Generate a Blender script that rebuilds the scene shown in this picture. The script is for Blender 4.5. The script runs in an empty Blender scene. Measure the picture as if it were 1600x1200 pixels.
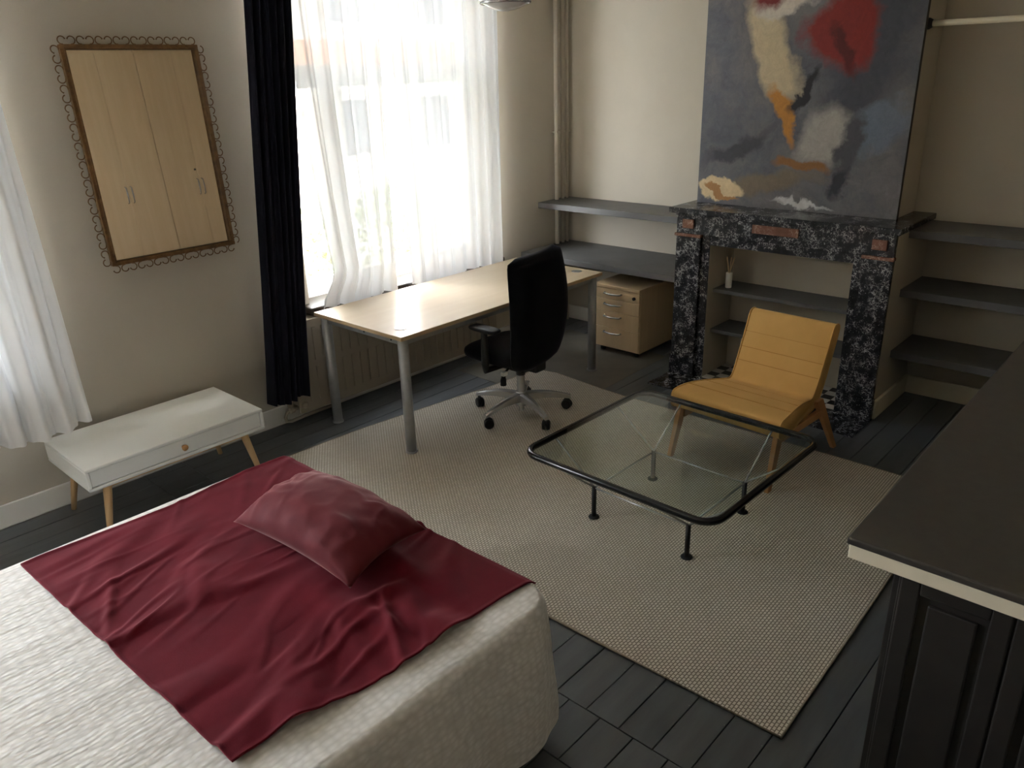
import bpy, bmesh, math, random
from mathutils import Vector, Matrix, noise
random.seed(7)
sc = bpy.context.scene
COL = sc.collection
PI = math.pi
# ------------------------------------------------------------------ camera
fw = Vector((0.68160743, 0.63224865, -0.36833809))
rt = Vector((0.67137324, -0.74055993, -0.02879156))
up = Vector((0.29097986, 0.2276678, 0.92924598))
cam = bpy.data.objects.new('camera', bpy.data.cameras.new('camera'))
COL.objects.link(cam)
cam.data.sensor_width = 36.0
cam.data.lens = 1224.5 / 1600 * 36.0
cam.data.clip_start = 0.02
m = Matrix.Identity(4)
for i in range(3):
    m[i][0] = rt[i]; m[i][1] = up[i]; m[i][2] = -fw[i]
m.translation = Vector((-5.2391, -4.1541, 2.016))
cam.matrix_world = m
sc.camera = cam
# ------------------------------------------------------------------ world, sun, exposure
W = bpy.data.worlds.new('sky'); sc.world = W; W.use_nodes = True
bg = W.node_tree.nodes['Background']
bg.inputs[0].default_value = (0.93, 0.945, 1.02, 1); bg.inputs[1].default_value = 6.0
sun = bpy.data.objects.new('sun', bpy.data.lights.new('sun', 'SUN'))
COL.objects.link(sun)
sun.data.energy = 16.0; sun.data.color = (1, .95, .90); sun.data.angle = .01
sun.rotation_euler = Vector((-0.8, 0.35, -0.8)).to_track_quat('-Z', 'Y').to_euler()
for k, (x, wd, py, dr) in enumerate(((-1.765, 1.67, .32, -1), (-5.07, 1.6, .32, -1))):
    p = bpy.data.objects.new('window_portal', bpy.data.lights.new('window_portal', 'AREA'))
    COL.objects.link(p); p.data.shape = 'RECTANGLE'; p.data.size = wd; p.data.size_y = 2.0
    p.data.cycles.is_portal = True
    p.location = (x, py, 1.74); p.rotation_euler = Vector((0, dr, 0)).to_track_quat('-Z', 'Z').to_euler()
vs = sc.view_settings
vs.view_transform = 'Standard'; vs.look = 'None'; vs.gamma = 1.0; vs.use_curve_mapping = False
vs.exposure = 2.55
try:
    sc.cycles.max_bounces = 10; sc.cycles.diffuse_bounces = 6; sc.cycles.transparent_max_bounces = 16
except Exception: pass

# ------------------------------------------------------------------ helpers
def lin(r, g, b):
    f = lambda c: ((c / 255 + .055) / 1.055) ** 2.4 if c > 10 else c / 255 / 12.92
    return (f(r), f(g), f(b), 1)
class N:
    """small node-tree writer"""
    def __init__(s, name):
        s.m = bpy.data.materials.new(name); s.m.use_nodes = True
        s.t = s.m.node_tree; s.b = s.t.nodes['Principled BSDF']; s.o = s.t.nodes['Material Output']
    def n(s, typ, **kw):
        d = s.t.nodes.new(typ)
        for k, v in kw.items():
            if k in d.inputs.keys(): d.inputs[k].default_value = v
            else: setattr(d, k, v)
        return d
    def l(s, a, b): s.t.links.new(a, b)
    def coord(s, scale=(1, 1, 1), kind='Object', rot=(0, 0, 0), loc=(0, 0, 0)):
        c = s.n('ShaderNodeTexCoord'); mp = s.n('ShaderNodeMapping')
        mp.inputs['Scale'].default_value = scale; mp.inputs['Rotation'].default_value = rot; mp.inputs['Location'].default_value = loc
        s.l(c.outputs[kind], mp.inputs[0]); return mp.outputs[0]
    def ramp(s, src, stops):
        r = s.n('ShaderNodeValToRGB'); e = r.color_ramp.elements
        while len(e) < len(stops): e.new(.5)
        for k, (p, c) in enumerate(stops):
            e[k].position = p; e[k].color = c if len(c) == 4 else (*c, 1)
        s.l(src, r.inputs[0]); return r.outputs[0]
    def mix(s, f, a, b, mode='MIX'):
        x = s.n('ShaderNodeMix'); x.data_type = 'RGBA'; x.blend_type = mode
        for sock, v in ((x.inputs[0], f), (x.inputs[6], a), (x.inputs[7], b)):
            if hasattr(v, 'links'): s.l(v, sock)
            else: sock.default_value = v
        return x.outputs[2]
    def bump(s, h, strength=.3, dist=.01):
        b = s.n('ShaderNodeBump'); b.inputs['Strength'].default_value = strength; b.inputs['Distance'].default_value = dist
        s.l(h, b.inputs['Height']); s.l(b.outputs[0], s.b.inputs['Normal'])
    def set(s, **kw):
        for k, v in kw.items():
            k = {'base': 'Base Color', 'rough': 'Roughness', 'metal': 'Metallic', 'sheen': 'Sheen Weight', 'coat': 'Coat Weight', 'spec': 'Specular IOR Level', 'srough': 'Sheen Roughness', 'stint': 'Sheen Tint'}[k]
            if hasattr(v, 'links'): s.l(v, s.b.inputs[k])
            else: s.b.inputs[k].default_value = v
def mottled(name, c1, c2, scale=6, rough=.6, metal=0, bump=.05, bscale=60, stretch=(1, 1, 1), spec=.5):
    q = N(name); v = q.coord(stretch)
    nz = q.n('ShaderNodeTexNoise', Scale=scale, Detail=5.0, Roughness=.6); q.l(v, nz.inputs['Vector'])
    q.set(base=q.ramp(nz.outputs[0], [(.3, c1), (.7, c2)]), rough=rough, metal=metal, spec=spec)
    if bump:
        n2 = q.n('ShaderNodeTexNoise', Scale=bscale, Detail=3.0); q.l(v, n2.inputs['Vector']); q.bump(n2.outputs[0], bump, .004)
    return q.m
M = {}
M['wall'] = mottled('greige wall paint', lin(183, 175, 160), lin(189, 181, 166), 3, .75, 0, .06, 40)
M['ceiling'] = mottled('ceiling paint', lin(225, 222, 214), lin(230, 228, 222), 3, .8, 0, .03)
M['white_paint'] = mottled('white gloss paint', lin(226, 224, 216), lin(234, 232, 226), 5, .4, 0, .03)
M['cream_paint'] = mottled('cream skirting paint', lin(222, 212, 188), lin(230, 222, 200), 5, .45, 0, .03)
M['shelf'] = mottled('grey shelf paint', lin(88, 87, 87), lin(97, 96, 96), 8, .5, 0, .05, 90)
M['sill'] = mottled('dark stone sill', lin(62, 57, 52), lin(84, 76, 68), 14, .35)
M['wood_oak'] = mottled('pale oak', lin(206, 168, 120), lin(222, 188, 142), 9, .5, 0, .05, 60, (1, 1, .15))
M['wood_dark'] = mottled('warm oak legs', lin(176, 124, 74), lin(196, 146, 92), 9, .5, 0, .05, 60, (1, 1, .15))
M['beech'] = mottled('beech laminate', lin(206, 178, 140), lin(216, 190, 152), 5, .42, 0, .02, 60, (3, 3, .25))
M['maple'] = mottled('maple laminate desk top', lin(216, 196, 166), lin(224, 206, 178), 5, .3, 0, .015, 60, (.3, 3, 1))
M['white_lac'] = mottled('white lacquer', lin(240, 241, 238), lin(244, 245, 242), 4, .35, 0, .01)
M['steel'] = mottled('satin silver metal', lin(168, 170, 172), lin(182, 184, 186), 20, .38, .5, .01)
M['chrome'] = mottled('polished aluminium', lin(204, 204, 204), lin(214, 214, 214), 20, .26, .65, 0)
M['black_gloss'] = mottled('black gloss tube', lin(14, 14, 15), lin(20, 20, 22), 10, .16, 0, 0)
M['black_matte'] = mottled('black plastic', lin(14, 14, 16), lin(22, 22, 24), 30, .55, 0, .05)
M['radiator'] = mottled('radiator enamel', lin(158, 148, 132), lin(166, 156, 140), 4, .45, 0, .02)
M['bronze'] = mottled('bronzed iron', lin(92, 66, 38), lin(134, 100, 60), 30, .45, .3, .15, 120)
M['cupboard'] = mottled('black-brown cupboard paint', lin(34, 31, 29), lin(42, 39, 36), 10, .5, 0, .06)
M['counter'] = mottled('dark grey counter laminate', lin(62, 58, 54), lin(70, 66, 61), 25, .38, 0, .03, 150)
M['rail'] = mottled('cream rail paint', lin(222, 208, 178), lin(230, 218, 192), 6, .45)
M['opal'] = mottled('opal white glass', lin(232, 232, 230), lin(240, 240, 238), 4, .12, 0, 0)
M['grey_mat'] = mottled('grey floor sheet', lin(104, 100, 92), lin(120, 115, 105), 5, .6, 0, .05, 30)
M['black_tile'] = mottled('black hearth tile', lin(26, 25, 25), lin(36, 34, 34), 12, .35)
M['white_tile'] = mottled('white hearth tile', lin(176, 172, 164), lin(196, 192, 184), 12, .4)
M['ceramic'] = mottled('white ceramic', lin(222, 218, 208), lin(230, 226, 218), 6, .3)
M['reed'] = mottled('reed stick', lin(206, 182, 142), lin(220, 196, 156), 30, .7)
M['joint'] = mottled('dark joint', lin(14, 14, 14), lin(20, 20, 20), 10, .9)
M['brass'] = mottled('grey metal disc', lin(186, 188, 192), lin(200, 202, 206), 10, .3, .6, 0)

def mk_floor():
    q = N('grey painted floor board'); v = q.coord((.35, 3, 1), 'Object')
    nz = q.n('ShaderNodeTexNoise', Scale=7.0, Detail=6.0, Roughness=.6); q.l(v, nz.inputs['Vector'])
    oi = q.n('ShaderNodeObjectInfo')
    a = q.ramp(nz.outputs[0], [(.3, lin(80, 83, 86)), (.72, lin(94, 97, 100))])
    vv = q.ramp(oi.outputs['Random'], [(0, (.86, .86, .86)), (1, (1.08, 1.08, 1.08))])
    ch = q.n('ShaderNodeTexVoronoi', Scale=9.0); q.l(q.coord((1, 1, 1)), ch.inputs['Vector'])
    chips = q.ramp(ch.outputs['Distance'], [(.018, (1, 1, 1)), (.03, (0, 0, 0))])
    q.set(base=q.mix(chips, q.mix(1.0, a, vv, 'MULTIPLY'), lin(150, 150, 148)), rough=.36)
    n2 = q.n('ShaderNodeTexNoise', Scale=25.0, Detail=4.0); q.l(v, n2.inputs['Vector']); q.bump(n2.outputs[0], .12, .004)
    return q.m
M['floor'] = mk_floor()
def mk_rug():
    q = N('woven sisal rug'); v = q.coord((1, 1, 1))
    br = q.n('ShaderNodeTexBrick', Scale=1.0); br.offset = .5
    br.inputs['Brick Width'].default_value = .019; br.inputs['Row Height'].default_value = .0125
    br.inputs['Mortar Size'].default_value = .0026; br.inputs['Mortar Smooth'].default_value = .6
    br.inputs['Color1'].default_value = lin(228, 221, 208); br.inputs['Color2'].default_value = lin(216, 208, 194); br.inputs['Mortar'].default_value = lin(136, 127, 114)
    q.l(v, br.inputs['Vector'])
    nz = q.n('ShaderNodeTexNoise', Scale=2.2, Detail=4.0); q.l(v, nz.inputs['Vector'])
    sh = q.ramp(nz.outputs[0], [(.3, (.93, .92, .90)), (.7, (1.04, 1.03, 1.02))])
    q.set(base=q.mix(1.0, br.outputs[0], sh, 'MULTIPLY'), rough=.9, spec=.2)
    inv = q.n('ShaderNodeMath', operation='SUBTRACT'); inv.inputs[0].default_value = 1; q.l(br.outputs['Fac'], inv.inputs[1])
    q.bump(inv.outputs[0], .55, .004); return q.m
M['rug'] = mk_rug()
M['rug_edge'] = mottled('rug binding tape', lin(150, 138, 120), lin(170, 158, 140), 40, .9)
def mk_marble(name, dark, mid, vein, s=1.0, lo=.60):
    q = N(name); v = q.coord((1, 1, 1))
    d = q.n('ShaderNodeTexNoise', Scale=14.0 * s, Detail=6.0, Roughness=.6); q.l(v, d.inputs['Vector'])
    add = q.n('ShaderNodeMix'); add.data_type = 'RGBA'; add.blend_type = 'ADD'; add.inputs[0].default_value = .16
    q.l(v, add.inputs[6]); q.l(d.outputs['Color'], add.inputs[7])
    vo = q.n('ShaderNodeTexVoronoi', Scale=19.0 * s); vo.feature = 'DISTANCE_TO_EDGE'; q.l(add.outputs[2], vo.inputs['Vector'])
    n2 = q.n('ShaderNodeTexNoise', Scale=11.0 * s, Detail=4.0); q.l(v, n2.inputs['Vector'])
    veins = q.ramp(vo.outputs['Distance'], [(.012, (1, 1, 1)), (.05, (0, 0, 0))])
    gate = q.ramp(n2.outputs[0], [(.46, (0, 0, 0)), (lo, (1, 1, 1))])
    base = q.ramp(n2.outputs[0], [(.3, dark), (.75, mid)])
    n3 = q.n('ShaderNodeTexNoise', Scale=60.0 * s, Detail=5.0, Roughness=.7); q.l(v, n3.inputs['Vector'])
    fl = q.ramp(n3.outputs[0], [(.635, (0, 0, 0)), (.66, (.75, .75, .75))])
    f = q.mix(1.0, q.mix(1.0, veins, gate, 'MULTIPLY'), fl, 'LIGHTEN')
    q.set(base=q.mix(f, base, vein), rough=.24); return q.m
M['marble'] = mk_marble('black veined marble', lin(34, 34, 37), lin(60, 60, 65), lin(206, 206, 208), 1.45, .58)
M['red_marble'] = mk_marble('red brown marble', lin(112, 76, 62), lin(138, 98, 82), lin(190, 164, 148), 1.4)
def mk_velvet(name, c1, c2, rough=.8, sheen=.6, tint=(1, .5, .5, 1)):
    q = N(name); v = q.coord((1, 1, 1))
    nz = q.n('ShaderNodeTexNoise', Scale=7.0, Detail=6.0, Roughness=.6); q.l(v, nz.inputs['Vector'])
    q.set(base=q.ramp(nz.outputs[0], [(.3, c1), (.72, c2)]), rough=rough, sheen=sheen, srough=.35, stint=tint, spec=.15)
    n2 = q.n('ShaderNodeTexNoise', Scale=450.0, Detail=2.0); q.l(v, n2.inputs['Vector']); q.bump(n2.outputs[0], .25, .002); return q.m
M['throw'] = mk_velvet('burgundy fleece', lin(86, 13, 26), lin(102, 20, 34), .85, .35, (1, .35, .4, 1))
M['velvet'] = mk_velvet('dusky red velvet', lin(92, 30, 38), lin(108, 42, 48), .7, .4, (1, .6, .6, 1))
M['yellow'] = mk_velvet('mustard upholstery', lin(210, 166, 98), lin(218, 174, 106), .8, .2, (1, .8, .5, 1))
M['yellow_seam'] = mottled('mustard stitching', lin(176, 120, 40), lin(186, 130, 48), 40, .8)
M['chair_black'] = mk_velvet('black chair fabric', lin(12, 12, 15), lin(18, 18, 22), .85, .12, (.7, .7, .9, 1))
M['navy'] = mk_velvet('midnight curtain cloth', lin(22, 22, 32), lin(30, 30, 42), .9, .12, (.6, .6, .9, 1))
def mk_spread():
    q = N('white puckered cotton'); v = q.coord((34, 62, 60), rot=(0, 0, .06))
    dn = q.n('ShaderNodeTexNoise', Scale=.5, Detail=3.0); q.l(v, dn.inputs['Vector'])
    add = q.n('ShaderNodeMix'); add.data_type = 'RGBA'; add.blend_type = 'ADD'; add.inputs[0].default_value = .8
    q.l(v, add.inputs[6]); q.l(dn.outputs['Color'], add.inputs[7])
    vo = q.n('ShaderNodeTexVoronoi', Scale=1.0); vo.feature = 'SMOOTH_F1'; vo.inputs['Smoothness'].default_value = .35; vo.inputs['Randomness'].default_value = .55; q.l(add.outputs[2], vo.inputs['Vector'])
    wr = q.n('ShaderNodeTexNoise', Scale=4.0, Detail=4.0); q.l(q.coord((.8, 3.2, 1)), wr.inputs['Vector'])
    inv = q.n('ShaderNodeMath', operation='MULTIPLY_ADD'); inv.inputs[1].default_value = -.55; inv.inputs[2].default_value = 1; q.l(vo.outputs['Distance'], inv.inputs[0])
    sm_ = q.n('ShaderNodeMath', operation='MULTIPLY_ADD'); sm_.inputs[1].default_value = 2.2; q.l(wr.outputs[0], sm_.inputs[0]); q.l(inv.outputs[0], sm_.inputs[2])
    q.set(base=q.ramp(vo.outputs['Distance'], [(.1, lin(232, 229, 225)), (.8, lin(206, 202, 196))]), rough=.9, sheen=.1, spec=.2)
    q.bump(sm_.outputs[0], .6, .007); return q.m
M['spread'] = mk_spread()
def mk_sheer():
    q = N('sheer white voile'); v = q.coord((1, 1, 1))
    t = q.n('ShaderNodeBsdfTransparent'); tl = q.n('ShaderNodeBsdfTranslucent'); df = q.n('ShaderNodeBsdfDiffuse'); ge = q.n('ShaderNodeNewGeometry')
    tl.inputs[0].default_value = (.80, .82, .84, 1); df.inputs[0].default_value = (.86, .86, .86, 1)
    dt = q.n('ShaderNodeVectorMath', operation='DOT_PRODUCT'); q.l(ge.outputs['Normal'], dt.inputs[0]); q.l(ge.outputs['Incoming'], dt.inputs[1])
    ab = q.n('ShaderNodeMath', operation='ABSOLUTE'); q.l(dt.outputs['Value'], ab.inputs[0])
    m1 = q.n('ShaderNodeMixShader'); m1.inputs[0].default_value = .945; q.l(tl.outputs[0], m1.inputs[1]); q.l(df.outputs[0], m1.inputs[2])
    m2 = q.n('ShaderNodeMixShader')   # woven gaps close up when the cloth is seen at a slant
    q.l(q.ramp(ab.outputs[0], [(.15, (1, 1, 1)), (.95, (.965, .965, .965))]), m2.inputs[0])
    q.l(t.outputs[0], m2.inputs[1]); q.l(m1.outputs[0], m2.inputs[2]); q.l(m2.outputs[0], q.o.inputs[0]); return q.m
M['sheer'] = mk_sheer()
def mk_glass(name, tint, gl=1.0):
    q = N(name); t = q.n('ShaderNodeBsdfTransparent'); g = q.n('ShaderNodeBsdfGlossy'); ge = q.n('ShaderNodeNewGeometry')
    t.inputs[0].default_value = tint; g.inputs['Roughness'].default_value = .02
    dt = q.n('ShaderNodeVectorMath', operation='DOT_PRODUCT'); q.l(ge.outputs['Normal'], dt.inputs[0]); q.l(ge.outputs['Incoming'], dt.inputs[1])
    ab = q.n('ShaderNodeMath', operation='ABSOLUTE'); q.l(dt.outputs['Value'], ab.inputs[0])
    om = q.n('ShaderNodeMath', operation='SUBTRACT'); om.inputs[0].default_value = 1; q.l(ab.outputs[0], om.inputs[1])
    pw = q.n('ShaderNodeMath', operation='POWER'); pw.inputs[1].default_value = 5; q.l(om.outputs[0], pw.inputs[0])
    ma = q.n('ShaderNodeMath', operation='MULTIPLY_ADD'); ma.inputs[1].default_value = .96 * gl; ma.inputs[2].default_value = .04 * gl; q.l(pw.outputs[0], ma.inputs[0])
    mm = q.n('ShaderNodeMixShader'); q.l(ma.outputs[0], mm.inputs[0]); q.l(t.outputs[0], mm.inputs[1]); q.l(g.outputs[0], mm.inputs[2])
    q.l(mm.outputs[0], q.o.inputs[0]); return q.m
M['pane'] = mk_glass('window glass', (.96, .98, .97, 1))
M['table_glass'] = mk_glass('clear table glass', (.90, .94, .92, 1), 1.0)
q = N('silvered mirror'); q.set(base=(.86, .86, .84, 1), metal=1.0, rough=.015); M['mirror'] = q.m

def link(o, parent=None):
    COL.objects.link(o)
    if parent is not None: o.parent = parent
    return o
def obj(name, bm, mat, parent=None, smooth=False, bevel=0, seg=2, recalc=True):
    if bevel:
        bmesh.ops.bevel(bm, geom=[e for e in bm.edges], offset=bevel, segments=seg, affect='EDGES', profile=.5, clamp_overlap=True)
    if recalc: bmesh.ops.recalc_face_normals(bm, faces=bm.faces)
    me = bpy.data.meshes.new(name); bm.to_mesh(me); bm.free()
    me.materials.append(M[mat] if isinstance(mat, str) else mat)
    if smooth:
        for p in me.polygons: p.use_smooth = True
    return link(bpy.data.objects.new(name, me), parent)
def dup(src, parent, loc=None, rot=None, scale=None):
    o = src.copy(); link(o, parent)
    if loc is not None: o.location = loc
    if rot is not None: o.rotation_euler = rot
    if scale is not None: o.scale = scale
    return o
def box(bm, x0, x1, y0, y1, z0, z1):
    vs_ = [bm.verts.new((x, y, z)) for x in (x0, x1) for y in (y0, y1) for z in (z0, z1)]
    for f in ((0, 1, 3, 2), (4, 6, 7, 5), (0, 4, 5, 1), (2, 3, 7, 6), (0, 2, 6, 4), (1, 5, 7, 3)):
        bm.faces.new([vs_[i] for i in f])
    return bm
def B(*a):
    return box(bmesh.new(), *a)
def tube(bm, pts, r, n=8, closed=False, cap=True):
    P = [Vector(p) for p in pts]; L = len(P)
    rr = r if isinstance(r, (list, tuple)) else [r] * L
    rings = []; ref = None
    for i in range(L):
        a = P[(i - 1) % L] if (closed or i > 0) else P[i]; b = P[(i + 1) % L] if (closed or i < L - 1) else P[i]
        t = (b - a).normalized()
        if ref is None:
            ref = t.orthogonal().normalized()
        ref = (ref - t * ref.dot(t))
        if ref.length < 1e-6: ref = t.orthogonal()
        ref.normalize(); bi = t.cross(ref)
        rings.append([bm.verts.new(P[i] + (ref * math.cos(2 * PI * k / n) + bi * math.sin(2 * PI * k / n)) * rr[i]) for k in range(n)])
    for i in range(L if closed else L - 1):
        A = rings[i]; C = rings[(i + 1) % L]
        off = 0
        if closed and i == L - 1:
            off = min(range(n), key=lambda o: (A[0].co - C[o].co).length)
        for k in range(n):
            bm.faces.new((A[k], A[(k + 1) % n], C[(k + 1 + off) % n], C[(k + off) % n]))
    if cap and not closed:
        bm.faces.new(rings[0][::-1]); bm.faces.new(rings[-1])
    return bm
def T(pts, r, n=8, closed=False): return tube(bmesh.new(), pts, r, n, closed)
def lathe(prof, n=24, axis=(0, 0), bm=None):
    bm = bm or bmesh.new(); rings = []
    for r, z in prof:
        if r < 1e-5: rings.append([bm.verts.new((axis[0], axis[1], z))])
        else: rings.append([bm.verts.new((axis[0] + r * math.cos(2 * PI * k / n), axis[1] + r * math.sin(2 * PI * k / n), z)) for k in range(n)])
    for A, C in zip(rings, rings[1:]):
        for k in range(n):
            a0, a1 = A[k % len(A)], A[(k + 1) % len(A)]; c0, c1 = C[k % len(C)], C[(k + 1) % len(C)]
            f = []
            for q_ in (a0, a1, c1, c0):
                if q_ not in f: f.append(q_)
            if len(f) > 2: bm.faces.new(f)
    return bm
def grid(fn, nu, nv, bm=None, wrap=False):
    bm = bm or bmesh.new()
    V = [[bm.verts.new(fn(i / nu, j / nv)) for j in range(nv + 1)] for i in range(nu + (0 if wrap else 1))]
    L = len(V)
    for i in range(nu):
        for j in range(nv):
            bm.faces.new((V[i][j], V[(i + 1) % L][j], V[(i + 1) % L][j + 1], V[i][j + 1]))
    return bm
def prism(poly, z0, z1, bm=None):
    bm = bm or bmesh.new()
    a = [bm.verts.new((x, y, z0)) for x, y in poly]; b = [bm.verts.new((x, y, z1)) for x, y in poly]
    n = len(poly); bm.faces.new(a[::-1]); bm.faces.new(b)
    for i in range(n): bm.faces.new((a[i], a[(i + 1) % n], b[(i + 1) % n], b[i]))
    return bm
def tag(o, label, cat, group=None, kind=None):
    o['label'] = label; o['category'] = cat
    if group: o['group'] = group
    if kind: o['kind'] = kind
    return o
def thing(name, label, cat, loc=(0, 0, 0), rz=0, group=None):
    o = bpy.data.objects.new(name, None); o.empty_display_size = .05
    link(o); o.location = loc; o.rotation_euler = (0, 0, rz)
    return tag(o, label, cat, group)
def struct(o, label=None, cat=None):
    o['kind'] = 'structure'
    if label: o['label'] = label
    if cat: o['category'] = cat
    return o
def lerp(a, b, t): return a + (b - a) * t
def sm(t): t = max(0, min(1, t)); return t * t * (3 - 2 * t)
# ------------------------------------------------------------------ room shell
XL, YB, H = -6.6, -5.25, 3.2
W2 = (-2.60, -0.93); W1 = (-5.85, -4.28); WZ = (.70, 2.80)
bm = bmesh.new()
for x0, x1, z0, z1 in ((XL - .2, W1[0], 0, H), (W1[0], W1[1], 0, WZ[0]), (W1[0], W1[1], WZ[1], H), (W1[1], W2[0], 0, H),
                       (W2[0], W2[1], 0, WZ[0]), (W2[0], W2[1], WZ[1], H), (W2[1], .2, 0, H)):
    box(bm, x0, x1, 0, .30, z0 if z0 else -.1, z1)
struct(obj('wall_window', bm, 'wall'), 'greige painted wall holding both curtained windows', 'wall')
struct(obj('wall_fireplace', B(0, .2, YB - .2, 0, -.1, H), 'wall'), 'greige alcove wall behind shelves and fireplace', 'wall')
struct(obj('wall_back', B(XL - .2, 0, YB - .2, YB, -.1, H), 'wall'), 'greige wall behind the beech wardrobes', 'wall')
struct(obj('wall_left', B(XL - .2, XL, YB, 0, -.1, H), 'wall'), 'greige wall at the head of the bed', 'wall')
struct(obj('ceiling', B(XL - .2, .2, YB - .2, .3, H, H + .15), 'ceiling'), 'white painted ceiling', 'ceiling')
# chimney breast: below the mantel a niche, above a narrower shaft
PL, PR, BX = -1.415, -2.805, -.585
bm = bmesh.new()
box(bm, BX, 0, -1.655, PL, 0, 1.12); box(bm, BX, 0, PR, -2.58, 0, 1.12); box(bm, BX, 0, -2.58, -1.655, .935, 1.12); box(bm, -.24, 0, -2.58, -1.655, 0, .935)
box(bm, -.325, 0, -2.70, -1.44, 1.12, H)
struct(obj('wall_chimney_breast', bm, 'wall'), 'greige chimney breast with shelved niche inside the fireplace', 'wall')
# floor: base plus every board
floor = struct(obj('floor', B(XL, 0, YB, 0, -.06, -.016), 'joint'), 'dark grey painted floorboards', 'floor')
bw = .1315; row = 0; cache = {}
y = -.02 + .0
ys = []
yy = -2.644
while yy < 0: yy += bw
while yy > YB: ys.append(yy); yy -= bw
for seg, (xa, xb, off) in enumerate(((0, -3.575, 0), (-3.575, -3.80, -.06), (-3.80, XL, 0.0))):
    for y1 in ys:
        y1 = y1 + off; y0 = y1 - bw; a, b = min(y1, 0), max(y0, YB)
        if a - b < .02: continue
        key = (seg, round(a - b, 3))
        if key not in cache:
            o = obj('floor_board', B(xb + .0018, xa - .0018, -(a - b) + .0018, -.0018, -.016, 0), 'floor', floor, bevel=.0012, seg=1)
            cache[key] = o
        else: o = dup(cache[key], floor)
        o.location = (0, a, random.uniform(-.0016, 0))
# skirting
struct(obj('baseboard_window', B(XL, 0, -.016, 0, 0, .118), 'white_paint', bevel=.003), 'white skirting board below the window wall', 'baseboard')
bm = B(-.016, 0, PL, -.016, 0, .118); struct(obj('baseboard_alcove', bm, 'white_paint', bevel=.003), 'white skirting board behind the drawer pedestal', 'baseboard')
bm = B(BX, 0, PR - .018, PR, 0, .118); box(bm, -.018, 0, YB, PR - .018, 0, .118)
struct(obj('baseboard_right', bm, 'cream_paint', bevel=.003), 'cream skirting board around the right alcove', 'baseboard')

# ------------------------------------------------------------------ windows
def window(name, x0, x1, mull, label):
    bm = bmesh.new(); z0, z1 = WZ; ya, yb = .13, .19
    f = .055
    box(bm, x0, x0 + f, ya, yb, z0, z1); box(bm, x1 - f, x1, ya, yb, z0, z1); box(bm, x0, x1, ya, yb, z0, z0 + .05); box(bm, x0, x1, ya, yb, z1 - f, z1)
    box(bm, x0, x1, ya - .02, yb, 2.02, 2.10)
    w = struct(obj(name, bm, 'white_paint', bevel=.004), label, 'window')
    cells = [(x0 + f, mull - .03), (mull + .03, x1 - f)]
    box_m = obj('mullion', B(mull - .03, mull + .03, ya - .005, yb, z0 + .05, 2.02), 'white_paint', w, bevel=.004)
    for a, b in cells:
        bm = bmesh.new(); s = .05
        box(bm, a, a + s, ya + .005, yb - .01, z0 + .05, 2.02); box(bm, b - s, b, ya + .005, yb - .01, z0 + .05, 2.02)
        box(bm, a + s, b - s, ya + .005, yb - .01, z0 + .05, z0 + .05 + s * 1.3); box(bm, a + s, b - s, ya + .005, yb - .01, 2.02 - s, 2.02)
        obj('casement', bm, 'white_paint', w, bevel=.003)
        obj('pane', B(a + s, b - s, .158, .162, z0 + .05 + s * 1.3, 2.02 - s), 'pane', w)
    obj('pane', B(x0 + f, x1 - f, .158, .162, 2.10, z1 - f), 'pane', w)
    obj('window_sill', B(x0 - .06, x1 + .03, -.10, .13, z0 - .035, z0 + .012), 'sill', w, bevel=.01, seg=2)
    return w
window('window_1', W1[0], W1[1], -5.07, 'white framed sash window behind the loose voile by the bench')
window('window_2', W2[0], W2[1], -2.17, 'white framed casement window with transom above the desk')

# ------------------------------------------------------------------ view outside
gq = mottled('grey paving', lin(150, 148, 142), lin(166, 164, 158), 3, .9)
M['lawn'] = gq
struct(obj('ground_outside', B(-25, 25, .31, 30, -.9, -.7), 'lawn'), 'pale sunlit paving beyond the windows', 'paving')
M['leaf'] = mottled('sunlit leaf', lin(70, 100, 20), lin(116, 138, 40), 8, .6)
M['twig'] = mottled('twig bark', lin(90, 70, 50), lin(110, 88, 64), 8, .8)
def shrub(x, y, rx, top, label):
    r = thing('garden_shrub', label, 'shrub', (x, y, -.7))
    bm = bmesh.new(); rnd = random.Random(int(x * 100))
    h = top + .7
    for k in range(1500):
        a = rnd.uniform(0, 2 * PI); e = math.acos(rnd.uniform(-1, 1)); rr = rnd.uniform(.55, 1) ** .5
        p = Vector((rx * rr * math.sin(e) * math.cos(a), rx * .7 * rr * math.sin(e) * math.sin(a), h * .55 + h * .45 * rr * math.cos(e)))
        d = Vector((rnd.uniform(-1, 1), rnd.uniform(-1, 1), rnd.uniform(-.5, 1))).normalized(); s = rnd.uniform(.05, .085)
        q1 = d.orthogonal().normalized() * s * .45
        vv = [bm.verts.new(p), bm.verts.new(p + d * s * .5 + q1), bm.verts.new(p + d * s), bm.verts.new(p + d * s * .5 - q1)]
        bm.faces.new(vv)
    f = obj('foliage', bm, 'leaf', r, recalc=False); f['kind'] = 'stuff'
    obj('stem', T([(0, 0, 0), (.02, .01, h * .3), (0, 0, h * .7)], [.03, .025, .01], 6), 'twig', r)
shrub(-1.25, 2.6, .62, 1.05, 'sunlit yellow-green shrub outside, left of the curtain hem gap')
shrub(.25, 2.7, .6, .98, 'sunlit yellow-green shrub outside seen between the two voile panels')
shrub(-3.4, 3.0, .6, .5, 'low sunlit shrub outside behind the wall with the mirror')
M['render'] = mottled('pale rendered facade', lin(214, 206, 194), lin(224, 218, 208), 2, .8)
M['brickish'] = mottled('orange brick band', lin(190, 130, 90), lin(206, 150, 110), 6, .8)
M['roof'] = mottled('roof tile', lin(150, 84, 60), lin(170, 100, 74), 10, .8)
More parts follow.
